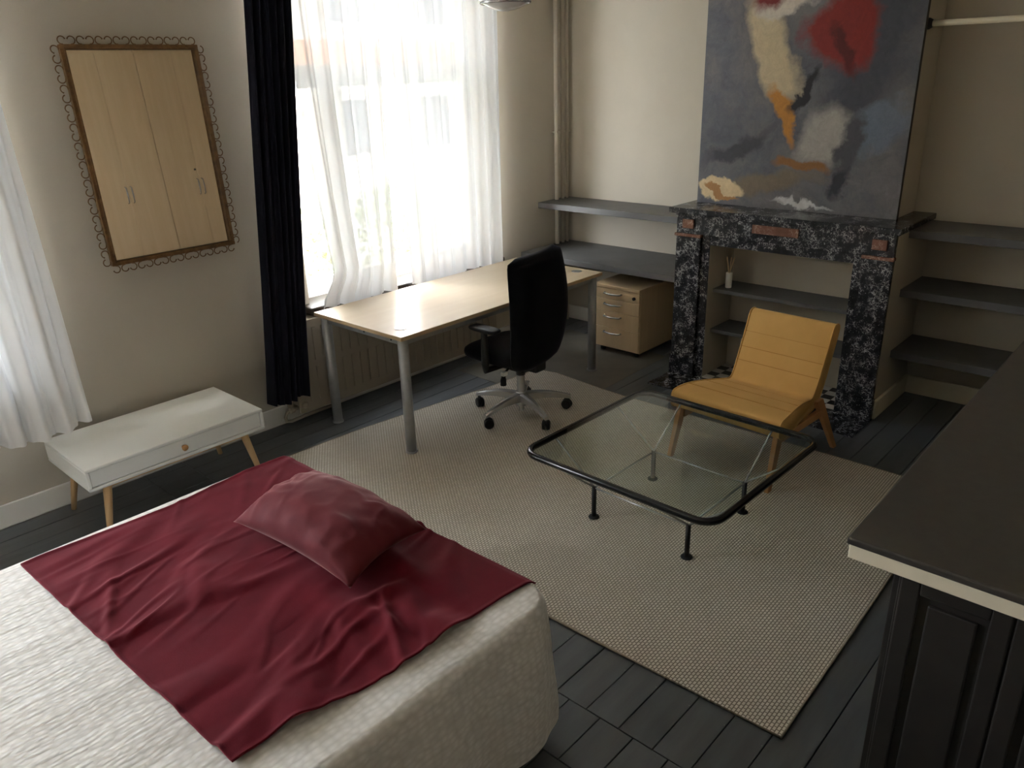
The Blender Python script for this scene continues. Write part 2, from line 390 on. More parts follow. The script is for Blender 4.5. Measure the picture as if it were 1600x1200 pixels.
M['dark_glass'] = mottled('dark house window', lin(70, 80, 92), lin(90, 100, 112), 3, .1)
hs = thing('neighbour_house', 'pale rendered house with brick band across the garden', 'building', (3, 13, -.8))
obj('facade', B(-9, 9, 0, 6, 0, 6.2), 'render', hs)
obj('brick_band', B(-9.02, 9.02, -.03, 0, 2.9, 3.7), 'brickish', hs)
bm = bmesh.new(); a = [bm.verts.new(p) for p in ((-9.3, -.4, 6.2), (9.3, -.4, 6.2), (9.3, 6.4, 6.2), (-9.3, 6.4, 6.2), (-9.3, 3, 8.6), (9.3, 3, 8.6))]
for f in ((0, 1, 5, 4), (2, 3, 4, 5), (0, 4, 3), (1, 2, 5), (0, 3, 2, 1)): bm.faces.new([a[i] for i in f])
obj('roof', bm, 'roof', hs)
for k in range(6):
    for z in (.9, 4.0):
        x = -7.6 + k * 2.9
        fr = obj('house_window', B(x, x + 1.1, -.06, 0, z, z + 1.5), 'white_paint', hs)
        obj('house_pane', B(x + .08, x + 1.02, -.07, -.06, z + .08, z + 1.42), 'dark_glass', fr)
# ------------------------------------------------------------------ curtains
def cloth_panel(name, topx, botx, z1, z0, y0, amp, nf, mat, parent=None, edge=None, hem=.0, nu=120, nv=40, seed=0, gather=1.0):
    def fn(u, v):
        z = lerp(z1, z0, v); a = lerp(topx[0], botx[0], edge(v) if edge else v); b = lerp(topx[1], botx[1], v)
        x = lerp(a, b, u)
        ph = seed + .8 * math.sin(v * 2.3 + seed)
        am = amp * (.6 + .5 * v) * (1 + .4 * noise.noise((u * 6 + seed, v * 2, 0)))
        yv = y0 + am * math.sin(2 * PI * nf * u + ph) + .35 * am * math.sin(2 * PI * nf * 2.3 * u + ph * 2 + v * 2)
        x += .25 * am * math.cos(2 * PI * nf * u + ph)
        if v > .9: z += hem * math.sin(u * 9 + seed) * (v - .9) * 10
        return (x, min(yv, .09), z)
    return obj(name, grid(fn, nu, nv), mat, parent, smooth=True, recalc=False)
def sheer(name, label, *a, **k):
    o = cloth_panel('curtain_cloth', *a, mat='sheer', **k); o.name = name
    return tag(o, label, 'curtain', 'white voile curtains')
e2 = lambda v: v ** 1.7 - .8 * sm((v - .90) / .10)
sheer('sheer_curtain', 'white voile panel with its edge drawn aside and hem tucked on the sill', (-2.62, -1.96), (-2.46, -2.0), 2.86, .69, -.138, .022, 5, seed=.4, edge=e2, hem=.015)
sheer('sheer_curtain', 'white voile panel hanging straight beside the pipe corner', (-1.90, -.93), (-1.86, -.95), 2.86, .685, -.138, .022, 7, seed=2.1, hem=.02)
sheer('sheer_curtain', 'white voile curtain hanging down onto the white bench', (-5.05, -4.10), (-4.95, -4.03), 2.86, .455, -.15, .03, 8, seed=4.2, hem=.02, nu=200)
c = cloth_panel('blackout_curtain', (-2.84, -2.57), (-3.09, -2.83), 2.86, .23, -.215, .032, 6, 'navy', seed=1.0, nu=160, hem=.012)
tag(c, 'midnight black heavy curtain gathered beside the desk window', 'curtain')
r = thing('curtain_rail', 'white curtain rail above both windows', 'rail', (0, 0, 2.88))
obj('rail_bar', T([(-6.1, -.138, 0), (-.75, -.138, 0)], .012, 10), 'white_paint', r, smooth=True)
for x in (-6.0, -3.6, -.85): obj('rail_bracket', B(x - .012, x + .012, -.138, 0, -.012, .012), 'white_paint', r)
# ------------------------------------------------------------------ radiator
r = thing('radiator', 'cream panel radiator with pressed channels under the desk window', 'radiator', (0, 0, 0))
x0, x1, z0, z1 = -2.84, -1.05, .075, .655
bm = B(x0, x1, -.125, -.112, z0, z1)
n = 25; p = (x1 - x0 - .10) / n
for k in range(n):
    xa = x0 + .075 + k * p
    for za, zb in ((.13, .36), (.39, .61)):
        b2 = bmesh.new(); box(b2, xa, xa + p * .55, -.133, -.12, za, zb)
        bmesh.ops.bevel(b2, geom=list(b2.edges), offset=.006, segments=2, affect='EDGES')
        me = bpy.data.meshes.new('t'); b2.to_mesh(me); b2.free(); bm.from_mesh(me); bpy.data.meshes.remove(me)
obj('front_panel', bm, 'radiator', r)
obj('back_panel', B(x0, x1, -.045, -.032, z0, z1), 'radiator', r, bevel=.004)
for x in (x0, x1 - .004): obj('side_cover', B(x, x + .004, -.115, -.04, z0 + .05, z1), 'radiator', r)
for k in range(5):
    ya = -.112 + k * .0145
    obj('grille_bar', B(x0 + .004, x1 - .004, ya, ya + .008, z1 - .012, z1 + .002), 'radiator', r, bevel=.001, seg=1)
for z in (z0 + .05, z1 - .055):
    bm = lathe([(0, 0), (.022, 0), (.022, .006), (.012, .009), (0, .009)], 16); bmesh.ops.rotate(bm, matrix=Matrix.Rotation(PI / 2, 3, 'X'), verts=bm.verts); bmesh.ops.translate(bm, vec=(x0 + .035, -.125, z), verts=bm.verts)
    obj('plug_cap', bm, 'radiator', r, smooth=True)
obj('supply_pipe', T([(x0 + .02, -.09, z0 + .03), (x0 - .03, -.09, z0 + .03), (x0 - .075, -.09, z0 + .025), (x0 - .09, -.09, z0 + .0), (x0 - .085, -.09, .045), (x0 - .05, -.09, .035), (x0 + .05, -.09, .04), (x0 + .3, -.09, .04), (x0 + .32, -.06, .04), (x0 + .32, -.015, .04)], .011, 8), 'radiator', r, smooth=True)
obj('valve_body', T([(x0 - .02, -.09, z0 + .03), (x0 - .03, -.09, z0 + .03), (x0 - .055, -.09, z0 + .03), (x0 - .06, -.09, z0 + .03)], [.014, .019, .019, .013], 10), 'radiator', r)
obj('valve_knob', T([(x0 - .045, -.09, z0 + .05), (x0 - .045, -.09, z0 + .058), (x0 - .045, -.09, z0 + .10), (x0 - .045, -.09, z0 + .105)], [.014, .02, .018, .012], 10), 'radiator', r)
# ------------------------------------------------------------------ heating pipes in the corner
for x, rad, lab in ((-.19, .017, 'thick greige heating riser pipe furthest from the corner'), (-.115, .014, 'middle greige heating riser pipe in the corner'), (-.055, .012, 'thin greige riser pipe next to the corner')):
    r = thing('riser_pipe', lab, 'pipe', (x, -.035, 0), group='riser pipes in the corner')
    obj('pipe', T([(0, 0, 0), (0, 0, H)], rad, 12), 'wall', r, smooth=True)
    for z in (1.575, 2.75):
        obj('pipe_clip', B(-rad - .006, rad + .006, -rad - .004, .034, z - .008, z + .008), 'wall', r, bevel=.003)
# ------------------------------------------------------------------ shelves
def shelf(x0, y0, y1, z, t, lab, group, cat='shelf'):
    o = obj('wall_shelf', B(x0, -.001, y0, y1, z - t, z), 'shelf', bevel=.003)
    return tag(o, lab, cat, group)
shelf(-.387, PL + .0, 0, 1.048, .046, 'narrow grey painted upper shelf between the pipes and mantel', 'left alcove shelves')
shelf(-.608, PL + .0, 0, .686, .042, 'deep grey painted shelf above the drawer pedestal', 'left alcove shelves')
shelf(-.405, -5.2, PR, 1.118, .045, 'grey painted top shelf in the right alcove level with mantel', 'right alcove shelves')
shelf(-.405, -5.2, PR, .770, .045, 'grey painted middle shelf in the right alcove', 'right alcove shelves')
shelf(-.405, -5.2, PR, .390, .045, 'grey painted lowest shelf in the right alcove above the skirting', 'right alcove shelves')
for z, lab in ((.622, 'grey niche shelf holding the white reed diffuser'), (.338, 'grey niche shelf behind the yellow chair back')):
    o = obj('niche_shelf', B(-.515, -.241, -2.579, -1.656, z - .025, z), 'shelf', bevel=.002)
    tag(o, lab, 'shelf', 'shelves inside the fireplace')
r = thing('clothes_rail', 'cream round clothes rail high in the right alcove', 'rail', (-.30, -2.70, 2.20))
obj('rail_bar', T([(0, -.01, 0), (0, -2.5, 0)], .0155, 12), 'rail', r, smooth=True)
obj('rail_socket', T([(0, 0, 0), (0, -.012, 0), (0, -.03, 0)], [.03, .03, .02], 12), 'cupboard', r)
# ------------------------------------------------------------------ fireplace
r = thing('marble_fireplace', 'black veined marble fireplace surround with red marble inlays', 'fireplace', (0, 0, 0))
FX = -.616
obj('mantel_shelf', B(-.645, -.001, -2.83, -1.365, 1.126, 1.161), 'marble', r, bevel=.004)
obj('mantel_moulding', B(-.63, -.325, PR - .006, PL + .006, 1.112, 1.126), 'marble', r, bevel=.004)
obj('frieze', B(FX, -.586, PR, PL, .995, 1.112), 'marble', r, bevel=.002)
for ya, yb, s in ((-1.595, PL, 1), (PR, -2.64, -1)):
    obj('pilaster', B(FX, -.586, ya, yb, .13, .974), 'marble', r, bevel=.003)
    obj('plinth', B(FX - .014, -.586, ya - .006, yb + .004, 0, .136), 'marble', r, bevel=.003)
    obj('capital_strip', B(FX - .016, -.586, ya - .006, yb + .008, .974, .995), 'red_marble', r, bevel=.005)
    yc = (ya + yb) / 2
    obj('square_inlay', B(FX - .014, FX, yc - .042, yc + .042, 1.03, 1.09), 'red_marble', r, bevel=.004)
    jy = (-1.655, -1.595) if s == 1 else (-2.64, -2.58)
    obj('inner_jamb', B(FX + .024, -.5855, jy[0], jy[1], 0, .995), 'marble', r, bevel=.002)
obj('inner_lintel', B(FX + .024, -.5855, -2.58, -1.655, .93, .995), 'marble', r, bevel=.002)
obj('plaque_inlay', B(FX - .015, FX, -2.252, -1.955, 1.045, 1.10), 'red_marble', r, bevel=.004)
obj('hearth_slab', B(-.915, -.60, PR - .01, -1.42, -.004, .004), 'marble', r)
t0 = .0705
for i in range(5):
    for j in range(13):
        ya = -1.658 - j * .0709
        tl = obj('hearth_tile', B(0, t0 - .002, -t0 + .002, 0, 0, .006), 'black_tile' if (i + j) % 2 else 'white_tile', r) if (i, j) in ((0, 0), (0, 1)) else dup(tiles[(i + j) % 2], r)
        if (i, j) == (0, 0): tiles = {0: tl}
        if (i, j) == (0, 1): tiles[1] = tl
        tl.location = (-.598 + i * .0712, ya, 0)
# ------------------------------------------------------------------ painting (plain stand-in of the same size and colours)
def mk_paint():
    q = N('loose oil painting'); v = q.coord((1, 1, 1), 'Object')
    d = q.n('ShaderNodeTexNoise', Scale=3.2, Detail=5.0, Roughness=.6); q.l(v, d.inputs['Vector'])
    add = q.n('ShaderNodeMix'); add.data_type = 'RGBA'; add.blend_type = 'ADD'; add.inputs[0].default_value = .35
    q.l(v, add.inputs[6]); q.l(d.outputs['Color'], add.inputs[7]); wv = add.outputs[2]
    nz = q.n('ShaderNodeTexNoise', Scale=2.4, Detail=7.0, Roughness=.62); q.l(wv, nz.inputs['Vector'])
    col = q.ramp(nz.outputs[0], [(.25, lin(66, 68, 76)), (.45, lin(98, 100, 108)), (.6, lin(116, 114, 116)), (.8, lin(142, 142, 144))])
    off = .35 * .5
    def blob(col, c, cy, cz, ry, rz, ang, soft=.35):
        mp = q.n('ShaderNodeMapping'); mp.vector_type = 'TEXTURE'
        mp.inputs['Location'].default_value = (off, cy + off, cz + off); mp.inputs['Rotation'].default_value = (ang, 0, 0); mp.inputs['Scale'].default_value = (3, ry, rz)
        q.l(wv, mp.inputs[0]); g = q.n('ShaderNodeVectorMath', operation='LENGTH'); q.l(mp.outputs[0], g.inputs[0])
        f = q.ramp(g.outputs['Value'], [(1 - soft, (1, 1, 1)), (1.0, (0, 0, 0))])
        return q.mix(f, col, c)
    # y runs from 0 (left edge) to -1.3 (right edge), z from 0 (mantel) upward
    for c, cy, cz, ry, rz, a, s in (
        (lin(74, 76, 86), -1.05, .95, .30, .75, .3, .6), (lin(112, 122, 138), -1.12, .50, .20, .13, 0, .4), (lin(124, 112, 96), -.50, .14, .42, .09, -.2, .5),
        (lin(222, 200, 160), -.14, .09, .17, .08, .1, .2), (lin(176, 130, 82), -.16, .06, .13, .03, .5, .2), (lin(70, 70, 76), -.25, .38, .34, .06, -.5, .5),
        (lin(168, 164, 158), -.84, .47, .17, .22, .15, .45), (lin(84, 84, 90), -.98, .42, .07, .2, .1, .5), (lin(198, 182, 150), -.46, .95, .15, .38, -.45, .4),
        (lin(208, 200, 188), -.50, 1.2, .18, .09, -.2, .3), (lin(138, 46, 40), -.88, 1.02, .24, .26, -.4, .3), (lin(120, 40, 38), -.40, 1.33, .14, .18, .2, .3), (lin(96, 34, 32), -.86, .92, .05, .2, -.5, .5),
        (lin(190, 132, 58), -.56, .60, .06, .22, -.5, .35), (lin(48, 46, 50), -.66, .70, .05, .16, .6, .4), (lin(146, 104, 62), -.72, .29, .20, .05, .1, .4), (lin(206, 206, 206), -.72, .03, .20, .022, 0, .5), (lin(60, 62, 70), -.95, .2, .06, .14, .5, .4)):
        col = blob(col, c, cy, cz, ry, rz, a, s)
    n2 = q.n('ShaderNodeTexNoise', Scale=26.0, Detail=6.0, Roughness=.7); q.l(wv, n2.inputs['Vector'])
    br = q.ramp(n2.outputs[0], [(.3, (.86, .86, .86)), (.7, (1.12, 1.12, 1.12))])
    q.set(base=q.mix(1.0, col, br, 'MULTIPLY'), rough=.5, spec=.3); q.bump(n2.outputs[0], .15, .003); return q.m
M['painting'] = mk_paint()
M['canvas'] = mottled('canvas edge', lin(60, 58, 58), lin(80, 76, 74), 12, .8)
r = thing('canvas_painting', 'large unframed canvas in greys with red, cream and ochre, standing on mantel', 'painting', (-.36, -1.414, 1.1615))
obj('painted_face', B(-.004, 0, -1.298, 0, 0, 1.62), 'painting', r)
obj('stretcher', B(0, .032, -1.298, 0, 0, 1.62), 'canvas', r)
# ------------------------------------------------------------------ reed diffuser
r = thing('reed_diffuser', 'white ceramic reed diffuser with thin sticks on the niche shelf', 'diffuser', (-.43, -1.725, .622))
obj('bottle', lathe([(0, 0), (.020, 0), (.0215, .003), (.0215, .10), (.019, .104), (.010, .105), (.010, .098), (0, .098)], 20), 'ceramic', r, smooth=False)
for k, (dx, dy) in enumerate(((.012, .03), (-.015, .018), (.004, -.006), (-.008, -.03), (.016, -.024))):
    obj('reed', T([(dx * .1, dy * .1, .1), (dx, dy, .205)], .0023, 6), 'reed', r)
# ------------------------------------------------------------------ wall mirror
tilt = .0625
r = thing('wall_mirror', 'rectangular mirror in bronzed frame edged with iron scrolls', 'mirror', (-3.42, -.06, 1.69))
r.rotation_euler = (-tilt, 0, 0)
hw, hh = .312, .489
obj('mirror_glass', B(-hw, hw, 0, .004, -hh, hh), 'mirror', r)
def frame(bm, hw, hh, w, ya, yb):
    box(bm, -hw - w, hw + w, ya, yb, hh, hh + w); box(bm, -hw - w, hw + w, ya, yb, -hh - w, -hh); box(bm, -hw - w, -hw, ya, yb, -hh, hh); box(bm, hw, hw + w, ya, yb, -hh, hh)
    return bm
obj('mirror_frame', frame(bmesh.new(), hw, hh, .02, -.016, .012), 'bronze', r, bevel=.003)
obj('inner_bead', frame(bmesh.new(), hw - .003, hh - .003, .008, -.021, -.012), 'bronze', r, bevel=.002)
bm = T([(math.cos(a) * .017, 0, math.sin(a) * .017) for a in [math.radians(-100 + k * 24) for k in range(12)]], [.0028] * 11 + [.0036], 6)
scr = None
def put_scroll(x, z, ang, flip):
    global scr
    if scr is None: scr = obj('scroll', bm, 'bronze', r); o = scr
    else: o = dup(scr, r)
    o.location = (x, .0, z); o.rotation_euler = (0, -ang, 0); o.scale = (flip, 1, 1)
nt = 8; ns = 12; W_ = hw + .02; H_ = hh + .02
for k in range(nt):
    xc = -W_ + (k + .5) * 2 * W_ / nt
    for s in (-1, 1):
        put_scroll(xc + s * .021, H_ + .018, 0, s); put_scroll(xc + s * .021, -H_ - .018, PI, s)
for k in range(ns):
    zc = -H_ + (k + .5) * 2 * H_ / ns
    for s in (-1, 1):
        put_scroll(W_ + .018, zc + s * .021, -PI / 2, s); put_scroll(-W_ - .018, zc + s * .021, PI / 2, s)
obj('wall_bracket', B(-.10, .10, .012, .022, .38, .40), 'bronze', r)
obj('lower_spacer', B(-.10, .10, .012, .055, -.50, -.48), 'bronze', r)
# ------------------------------------------------------------------ wardrobes (seen in the mirror)
for x0, lab in ((-2.13, 'tall beech two-door wardrobe further from the fireplace wall, seen in the mirror'), (-1.33, 'tall beech two-door wardrobe with lock, next to fireplace wall, seen in mirror')):
    r = thing('wardrobe', lab, 'wardrobe', (x0, -4.72, 0), group='beech wardrobes')
    obj('body', B(.002, .798, -.50, 0, 0, 2.945), 'beech', r, bevel=.002)
    for k in range(2):
        d = obj('door', B(.004 + k * .397, .004 + k * .397 + .395, .002, .02, .07, 2.915), 'beech', r, bevel=.0015, seg=1)
        hx = .4 + (-.028 if k == 0 else .028)
        obj('handle', T([(hx, .02, 1.43), (hx, .045, 1.44), (hx, .052, 1.515), (hx, .045, 1.59), (hx, .02, 1.60)], .006, 8), 'chrome', d, smooth=True)
    if x0 > -2:
        obj('lock', T([(.372, .02, 1.70), (.372, .03, 1.70)], .011, 12), 'black_matte', r)
# ------------------------------------------------------------------ rug
RO = Vector((-3.2706, -3.4598))
out = []
def edge(pts, n):
    for (a, b) in zip(pts, pts[1:]):
        for k in range(n): out.append((lerp(a[0], b[0], k / n), lerp(a[1], b[1], k / n)))
edge([(-3.271, -3.46), (-1.235, -3.41), (-1.228, -2.82), (-1.228, -1.49), (-1.216, -1.27), (-1.168, -.82), (-1.198, -.652), (-1.685, -.616), (-2.0, -.565), (-2.30, -.525), (-2.675, -.478), (-3.03, -.457), (-3.32, -.44), (-3.30, -1.5), (-3.271, -3.46)], 3)
root = thing('woven_rug', 'large beige basket-weave rug under coffee table and desk', 'rug', (RO.x, RO.y, 0), .0176)
def loc2(p):
    d = Vector((p[0] - RO.x, p[1] - RO.y)); c_, s_ = math.cos(-.0176), math.sin(-.0176)
    return (d.x * c_ - d.y * s_, d.x * s_ + d.y * c_)
lo = [loc2(p) for p in out]
obj('rug_body', prism(lo, .001, .009), 'rug', root)
obj('rug_binding', T([(x, y, .006) for x, y in lo], .0055, 6, True), 'rug_edge', root, smooth=True)
o = obj('floor_sheet', prism([(-1.6, -1.262), (-.37, -1.232), (-.29, -.243), (-1.55, -.20)], 0, .0012), 'grey_mat')
tag(o, 'thin grey-brown floor protection sheet below the drawer pedestal', 'floor mat')
# ------------------------------------------------------------------ desk
dxL, dxR, dyF, dyB, dh = -2.713, -.899, -1.0124, -.2106, .7204
r = thing('office_desk', 'long maple-topped desk on silver tube legs below the window', 'desk', ((dxL + dxR) / 2, (dyF + dyB) / 2, 0))
hx, hy = (dxR - dxL) / 2, (dyB - dyF) / 2
obj('desk_top', B(-hx, hx, -hy, hy, dh - .024, dh), 'maple', r, bevel=.002)
bm = bmesh.new(); t = .024
box(bm, -hx - .0006, hx + .0006, -hy - .0006, -hy, dh - t + .002, dh - .002); box(bm, -hx - .0006, hx + .0006, hy, hy + .0006, dh - t + .002, dh - .002)
box(bm, -hx - .0006, -hx, -hy, hy, dh - t + .002, dh - .002); box(bm, hx, hx + .0006, -hy, hy, dh - t + .002, dh - .002)
obj('edge_band', bm, 'beech', r)
i_ = .048
for sx in (-1, 1):
    for sy in (-1, 1):
        x, y = sx * (hx - i_), sy * (hy - i_)
        fz = .0095 if (sx, sy) == (-1, -1) else 0
        lg = obj('leg', T([(x, y, fz + .01), (x, y, dh - .024)], .030, 20), 'steel', r, smooth=True)
        obj('foot', lathe([(0, fz), (.034, fz), (.036, fz + .004), (.034, fz + .012), (0, fz + .012)], 20, (x, y)), 'steel', lg)
for sy in (-1, 1):
    obj('frame_rail', B(-hx + i_, hx - i_, sy * (hy - i_) - .012, sy * (hy - i_) + .012, dh - .064, dh - .024), 'steel', r, bevel=.002)
for sx in (-1, 1):
    rl = obj('frame_rail', B(sx * (hx - i_) - .012, sx * (hx - i_) + .012, -hy + i_, hy - i_, dh - .064, dh - .024), 'steel', r, bevel=.002)
    for yy in (-.27, -.03): obj('screw_hole', T([(sx * (hx - i_ + .012), yy, dh - .046), (sx * (hx - i_ + .014), yy, dh - .046)], .006, 8), 'black_matte', rl)
for gx, gy in ((-2.60, -.882), (-.983, -.854)):
    g = obj('cable_grommet', lathe([(0, dh), (.036, dh), (.037, dh + .001), (.035, dh + .003), (0, dh + .003)], 28, (gx - (dxL + dxR) / 2, gy - (dyF + dyB) / 2)), 'brass', r)
    obj('grommet_slot', B(gx - (dxL + dxR) / 2 - .026, gx - (dxL + dxR) / 2 - .004, gy - (dyF + dyB) / 2 - .006, gy - (dyF + dyB) / 2 + .004, dh + .003, dh + .0036), 'steel', g)
# ------------------------------------------------------------------ drawer pedestal
r = thing('drawer_pedestal', 'beech drawer pedestal on castors tucked under the deep shelf', 'drawers', (-.584, -1.118, 0))
pw, pd = .405, .54
obj('carcass', B(.02, pd, 0, pw, .045, .515), 'beech', r, bevel=.002)
obj('top_panel', B(-.006, pd + .004, -.002, pw + .002, .515, .538), 'beech', r, bevel=.002)
zz = .512
for k, hgt in enumerate((.082, .095, .125, .155)):
    d = obj('drawer', B(0, .02, .002, pw - .002, zz - hgt + .003, zz), 'beech', r, bevel=.0015, seg=1)
    hz = zz - .032; yc = pw / 2 + .03
    obj('handle', T([(0, yc - .075, hz), (-.02, yc - .07, hz - .002), (-.026, yc, hz - .006), (-.02, yc + .07, hz - .002), (0, yc + .075, hz)], .0065, 8), 'chrome', d, smooth=True)
    if k == 0: obj('lock', T([(0, .045, hz - .012), (-.012, .045, hz - .012)], .012, 12), 'black_matte', d)
    zz -= hgt
for x, y in ((.06, .05), (.06, pw - .05), (pd - .06, .05), (pd - .06, pw - .05)):
    obj('castor', T([(x, y - .012, .0235), (x, y + .012, .0235)], .0215, 12), 'black_matte', r)
# ------------------------------------------------------------------ office chair
cx, cy = -1.857, -1.093
r = thing('office_chair', 'black high-back swivel chair on polished five-star base at the desk', 'chair', (cx, cy, .009))
obj('hub', lathe([(0, .06), (.034, .06), (.036, .075), (.036, .135), (.03, .15), (.0, .15)], 20), 'chrome', r, smooth=False)
obj('gas_column', lathe([(0, .02), (.016, .02), (.016, .15), (.025, .151), (.025, .27), (.027, .272), (.027, .285), (.014, .287), (.014, .36), (0, .36)], 20), 'chrome', r)
obj('column_collar', lathe([(.0255, .262), (.0285, .264), (.0285, .29), (.0145, .294)], 20), 'black_matte', r)
for k in range(5):
    a = math.radians(106 + 72 * k); ca, sa = math.cos(a), math.sin(a)
    bm = bmesh.new(); prev = None
    for j in range(9):
        t = j / 8; d = lerp(.022, .318, t); w = lerp(.026, .014, t); zt = lerp(.145, .098, t ** 1.3) + .012 * math.sin(t * PI); th = lerp(.06, .026, t)
        ring = [bm.verts.new((d * ca - s * w * sa, d * sa + s * w * ca, z)) for s, z in ((-1, zt - .008), (-.5, zt), (.5, zt), (1, zt - .008), (.8, zt - th), (-.8, zt - th))]
        if prev:
            for q_ in range(6): bm.faces.new((prev[q_], prev[(q_ + 1) % 6], ring[(q_ + 1) % 6], ring[q_]))
        else: bm.faces.new(ring)
        prev = ring
    bm.faces.new(prev)
    arm = obj('base_spoke', bm, 'chrome', r)
    px, py = ca * .305, sa * .305; b_ = a + .9; wx, wy = math.cos(b_), math.sin(b_)
    cs = obj('castor', T([(px, py, .05), (px, py, .082)], .008, 8), 'black_matte', r)
    for s in (-1, 1):
        c1 = Vector((px + wx * s * .005 - wy * .012, py + wy * s * .005 + wx * .012, .031)); c2 = c1 + Vector((wx, wy, 0)) * s * .018
        wmid = c1.lerp(c2, .75)
        obj('wheel', T([c1, wmid, c2], [.031, .031, .025], 16), 'black_matte', cs, smooth=False)
    obj('hood', T([(px - wy * .012 - wx * .007, py + wx * .012 - wy * .007, .045), (px - wy * .012 + wx * .007, py + wx * .012 + wy * .007, .045)], .026, 12), 'black_matte', cs)
ox = -.045  # upper part sits turned a little
obj('mechanism', B(ox - .09, ox + .09, -.14, .12, .335, .395), 'black_matte', r, bevel=.012)
obj('tilt_lever', T([(ox - .08, -.02, .35), (ox - .15, -.04, .335), (ox - .16, -.045, .30), (ox - .16, -.045, .265)], [.008, .008, .018, .018], 10), 'black_matte', r)
obj('lever_tag', B(ox - .172, ox - .135, -.06, -.035, .325, .35), 'white_lac', r, bevel=.003)
def pillow_box(u, v, hx, hy, z0, z1, r_=.5):
    pass
def cushion(bm, cx_, cy_, hx, hy, z0, z1, pw_=4.5, nu=32, nv=12, dip=.0):
    def fn(u, v):
        th = 2 * PI * u; ph = PI * (v - .5)
        c_, s_ = math.cos(th), math.sin(th); e = 2 / pw_
        sx = math.copysign(abs(c_) ** e, c_); sy = math.copysign(abs(s_) ** e, s_)
        cp = max(math.cos(ph), 0) ** .45; sp = math.sin(ph)
        return (cx_ + hx * sx * cp, cy_ + hy * sy * cp, lerp(z0, z1, .5 + .5 * math.copysign(abs(sp) ** .7, sp)))
    return grid(fn, nu, nv, bm, wrap=True)
obj('seat', cushion(bmesh.new(), ox, .03, .245, .235, .395, .485), 'chair_black', r, smooth=True)
# backrest: outline half width by height, S curve in depth
prof = [(.375, .10), (.395, .17), (.43, .215), (.50, .238), (.60, .25), (.70, .256), (.80, .254), (.90, .248), (.98, .24), (1.03, .232), (1.055, .215), (1.062, .16)]
def hwid(z):
    for (a, wa), (b, wb) in zip(prof, prof[1:]):
        if a <= z <= b: return lerp(wa, wb, (z - a) / (b - a))
    return prof[-1][1]
def bcurve(z): return -.19 - .035 * math.sin((z - .40) / .66 * PI * 1.1) - .03 * (z - .37)
def bk(side):
    def fn(u, v):
        z = lerp(.375, 1.062, v); w = hwid(z); x = (u * 2 - 1)
        tt = .034 * (1 - abs(x) ** 6) * (min(1, (v + .02) * 12, (1.02 - v) * 14)) + .004
        return (ox + x * w, bcurve(z) + .03 * (x * x) + side * tt, z + .012 * x)
    return fn
bm = grid(bk(1), 20, 30); grid(bk(-1), 20, 30, bm)
bmesh.ops.remove_doubles(bm, verts=bm.verts, dist=.0005)
ed = [e for e in bm.edges if e.is_boundary]
bmesh.ops.bridge_loops(bm, edges=ed)
obj('backrest', bm, 'chair_black', r, smooth=True)
obj('back_bracket', B(ox - .05, ox + .05, -.21, -.10, .34, .44), 'black_matte', r, bevel=.015)
for s in (-1, 1):
    x = ox + s * .262
    obj('arm_post', T([(ox + s * .10, .0, .37), (x, .0, .38), (x, .0, .42), (x, .0, .55), (x, .0, .625)], [.018, .02, .024, .022, .018], 10), 'black_matte', r, smooth=True)
    a = obj('arm_pad', cushion(bmesh.new(), x, -.005, .042, .11, .622, .652, 4, 24, 8), 'black_matte', r, smooth=True)
# ------------------------------------------------------------------ coffee table
tx0, tx1, ty0, ty1, th, tr = -2.8221, -1.814, -1.9365, -2.9589, .3903, -.0222
r = thing('glass_coffee_table', 'square glass coffee table with black tube rim and wire struts', 'table', (tx0, ty0, .009), tr)
SX, SY = tx1 - tx0, ty0 - ty1; R = .016; th -= .009
def rr_path(x0, x1, y0, y1, rad, z, n=7):
    P_ = []
    for cx_, cy_, a0 in ((x1 - rad, y1 - rad, 0), (x0 + rad, y1 - rad, 90), (x0 + rad, y0 + rad, 180), (x1 - rad, y0 + rad, 270)):
        for k in range(n + 1):
            a = math.radians(a0 + 90 * k / n); P_.append((cx_ + rad * math.cos(a), cy_ + rad * math.sin(a), z))
    return P_
obj('rim_tube', T(rr_path(R, SX - R, -SY + R, -R, .085, th - R), R, 12, True), 'black_gloss', r, smooth=True)
obj('glass_top', prism([(p[0], p[1]) for p in rr_path(R * 1.6, SX - R * 1.6, -SY + R * 1.6, -R * 1.6, .075, 0)], th - .012, th - .004), 'table_glass', r)
tin = .2533; LZ = .165
for sx in (0, 1):
    for sy in (0, 1):
        x = tin if sx == 0 else SX - tin; y = -tin if sy == 0 else -SY + tin
        lg = obj('leg', T([(x, y, .006), (x, y, LZ)], .0115, 12), 'black_matte', r, smooth=True)
        obj('foot_disc', lathe([(0, 0), (.026, 0), (.027, .003), (.024, .007), (.012, .010), (0, .010)], 20, (x, y)), 'black_matte', lg)
        ex = R if sx == 0 else SX - R; ey = -R if sy == 0 else -SY + R
        for (qx, qy) in ((ex, y), (x, ey)):
            k1 = Vector((x, y, LZ)); k2 = Vector((qx, qy, th - R * 1.9)); mid = k1.lerp(k2, .9); end = k2 + (Vector((x, y, 0)) - Vector((qx, qy, 0))) * -.06
            obj('strut', T([k1, mid, k2], .0052, 8), 'chrome', r, smooth=True)
for a, b in (((tin, -tin), (SX - tin, -tin)), ((tin, -SY + tin), (SX - tin, -SY + tin)), ((tin, -tin), (tin, -SY + tin)), ((SX - tin, -tin), (SX - tin, -SY + tin))):
    obj('tie_rod', T([(*a, LZ - .004), (*b, LZ - .004)], .0046, 8), 'chrome', r, smooth=True)
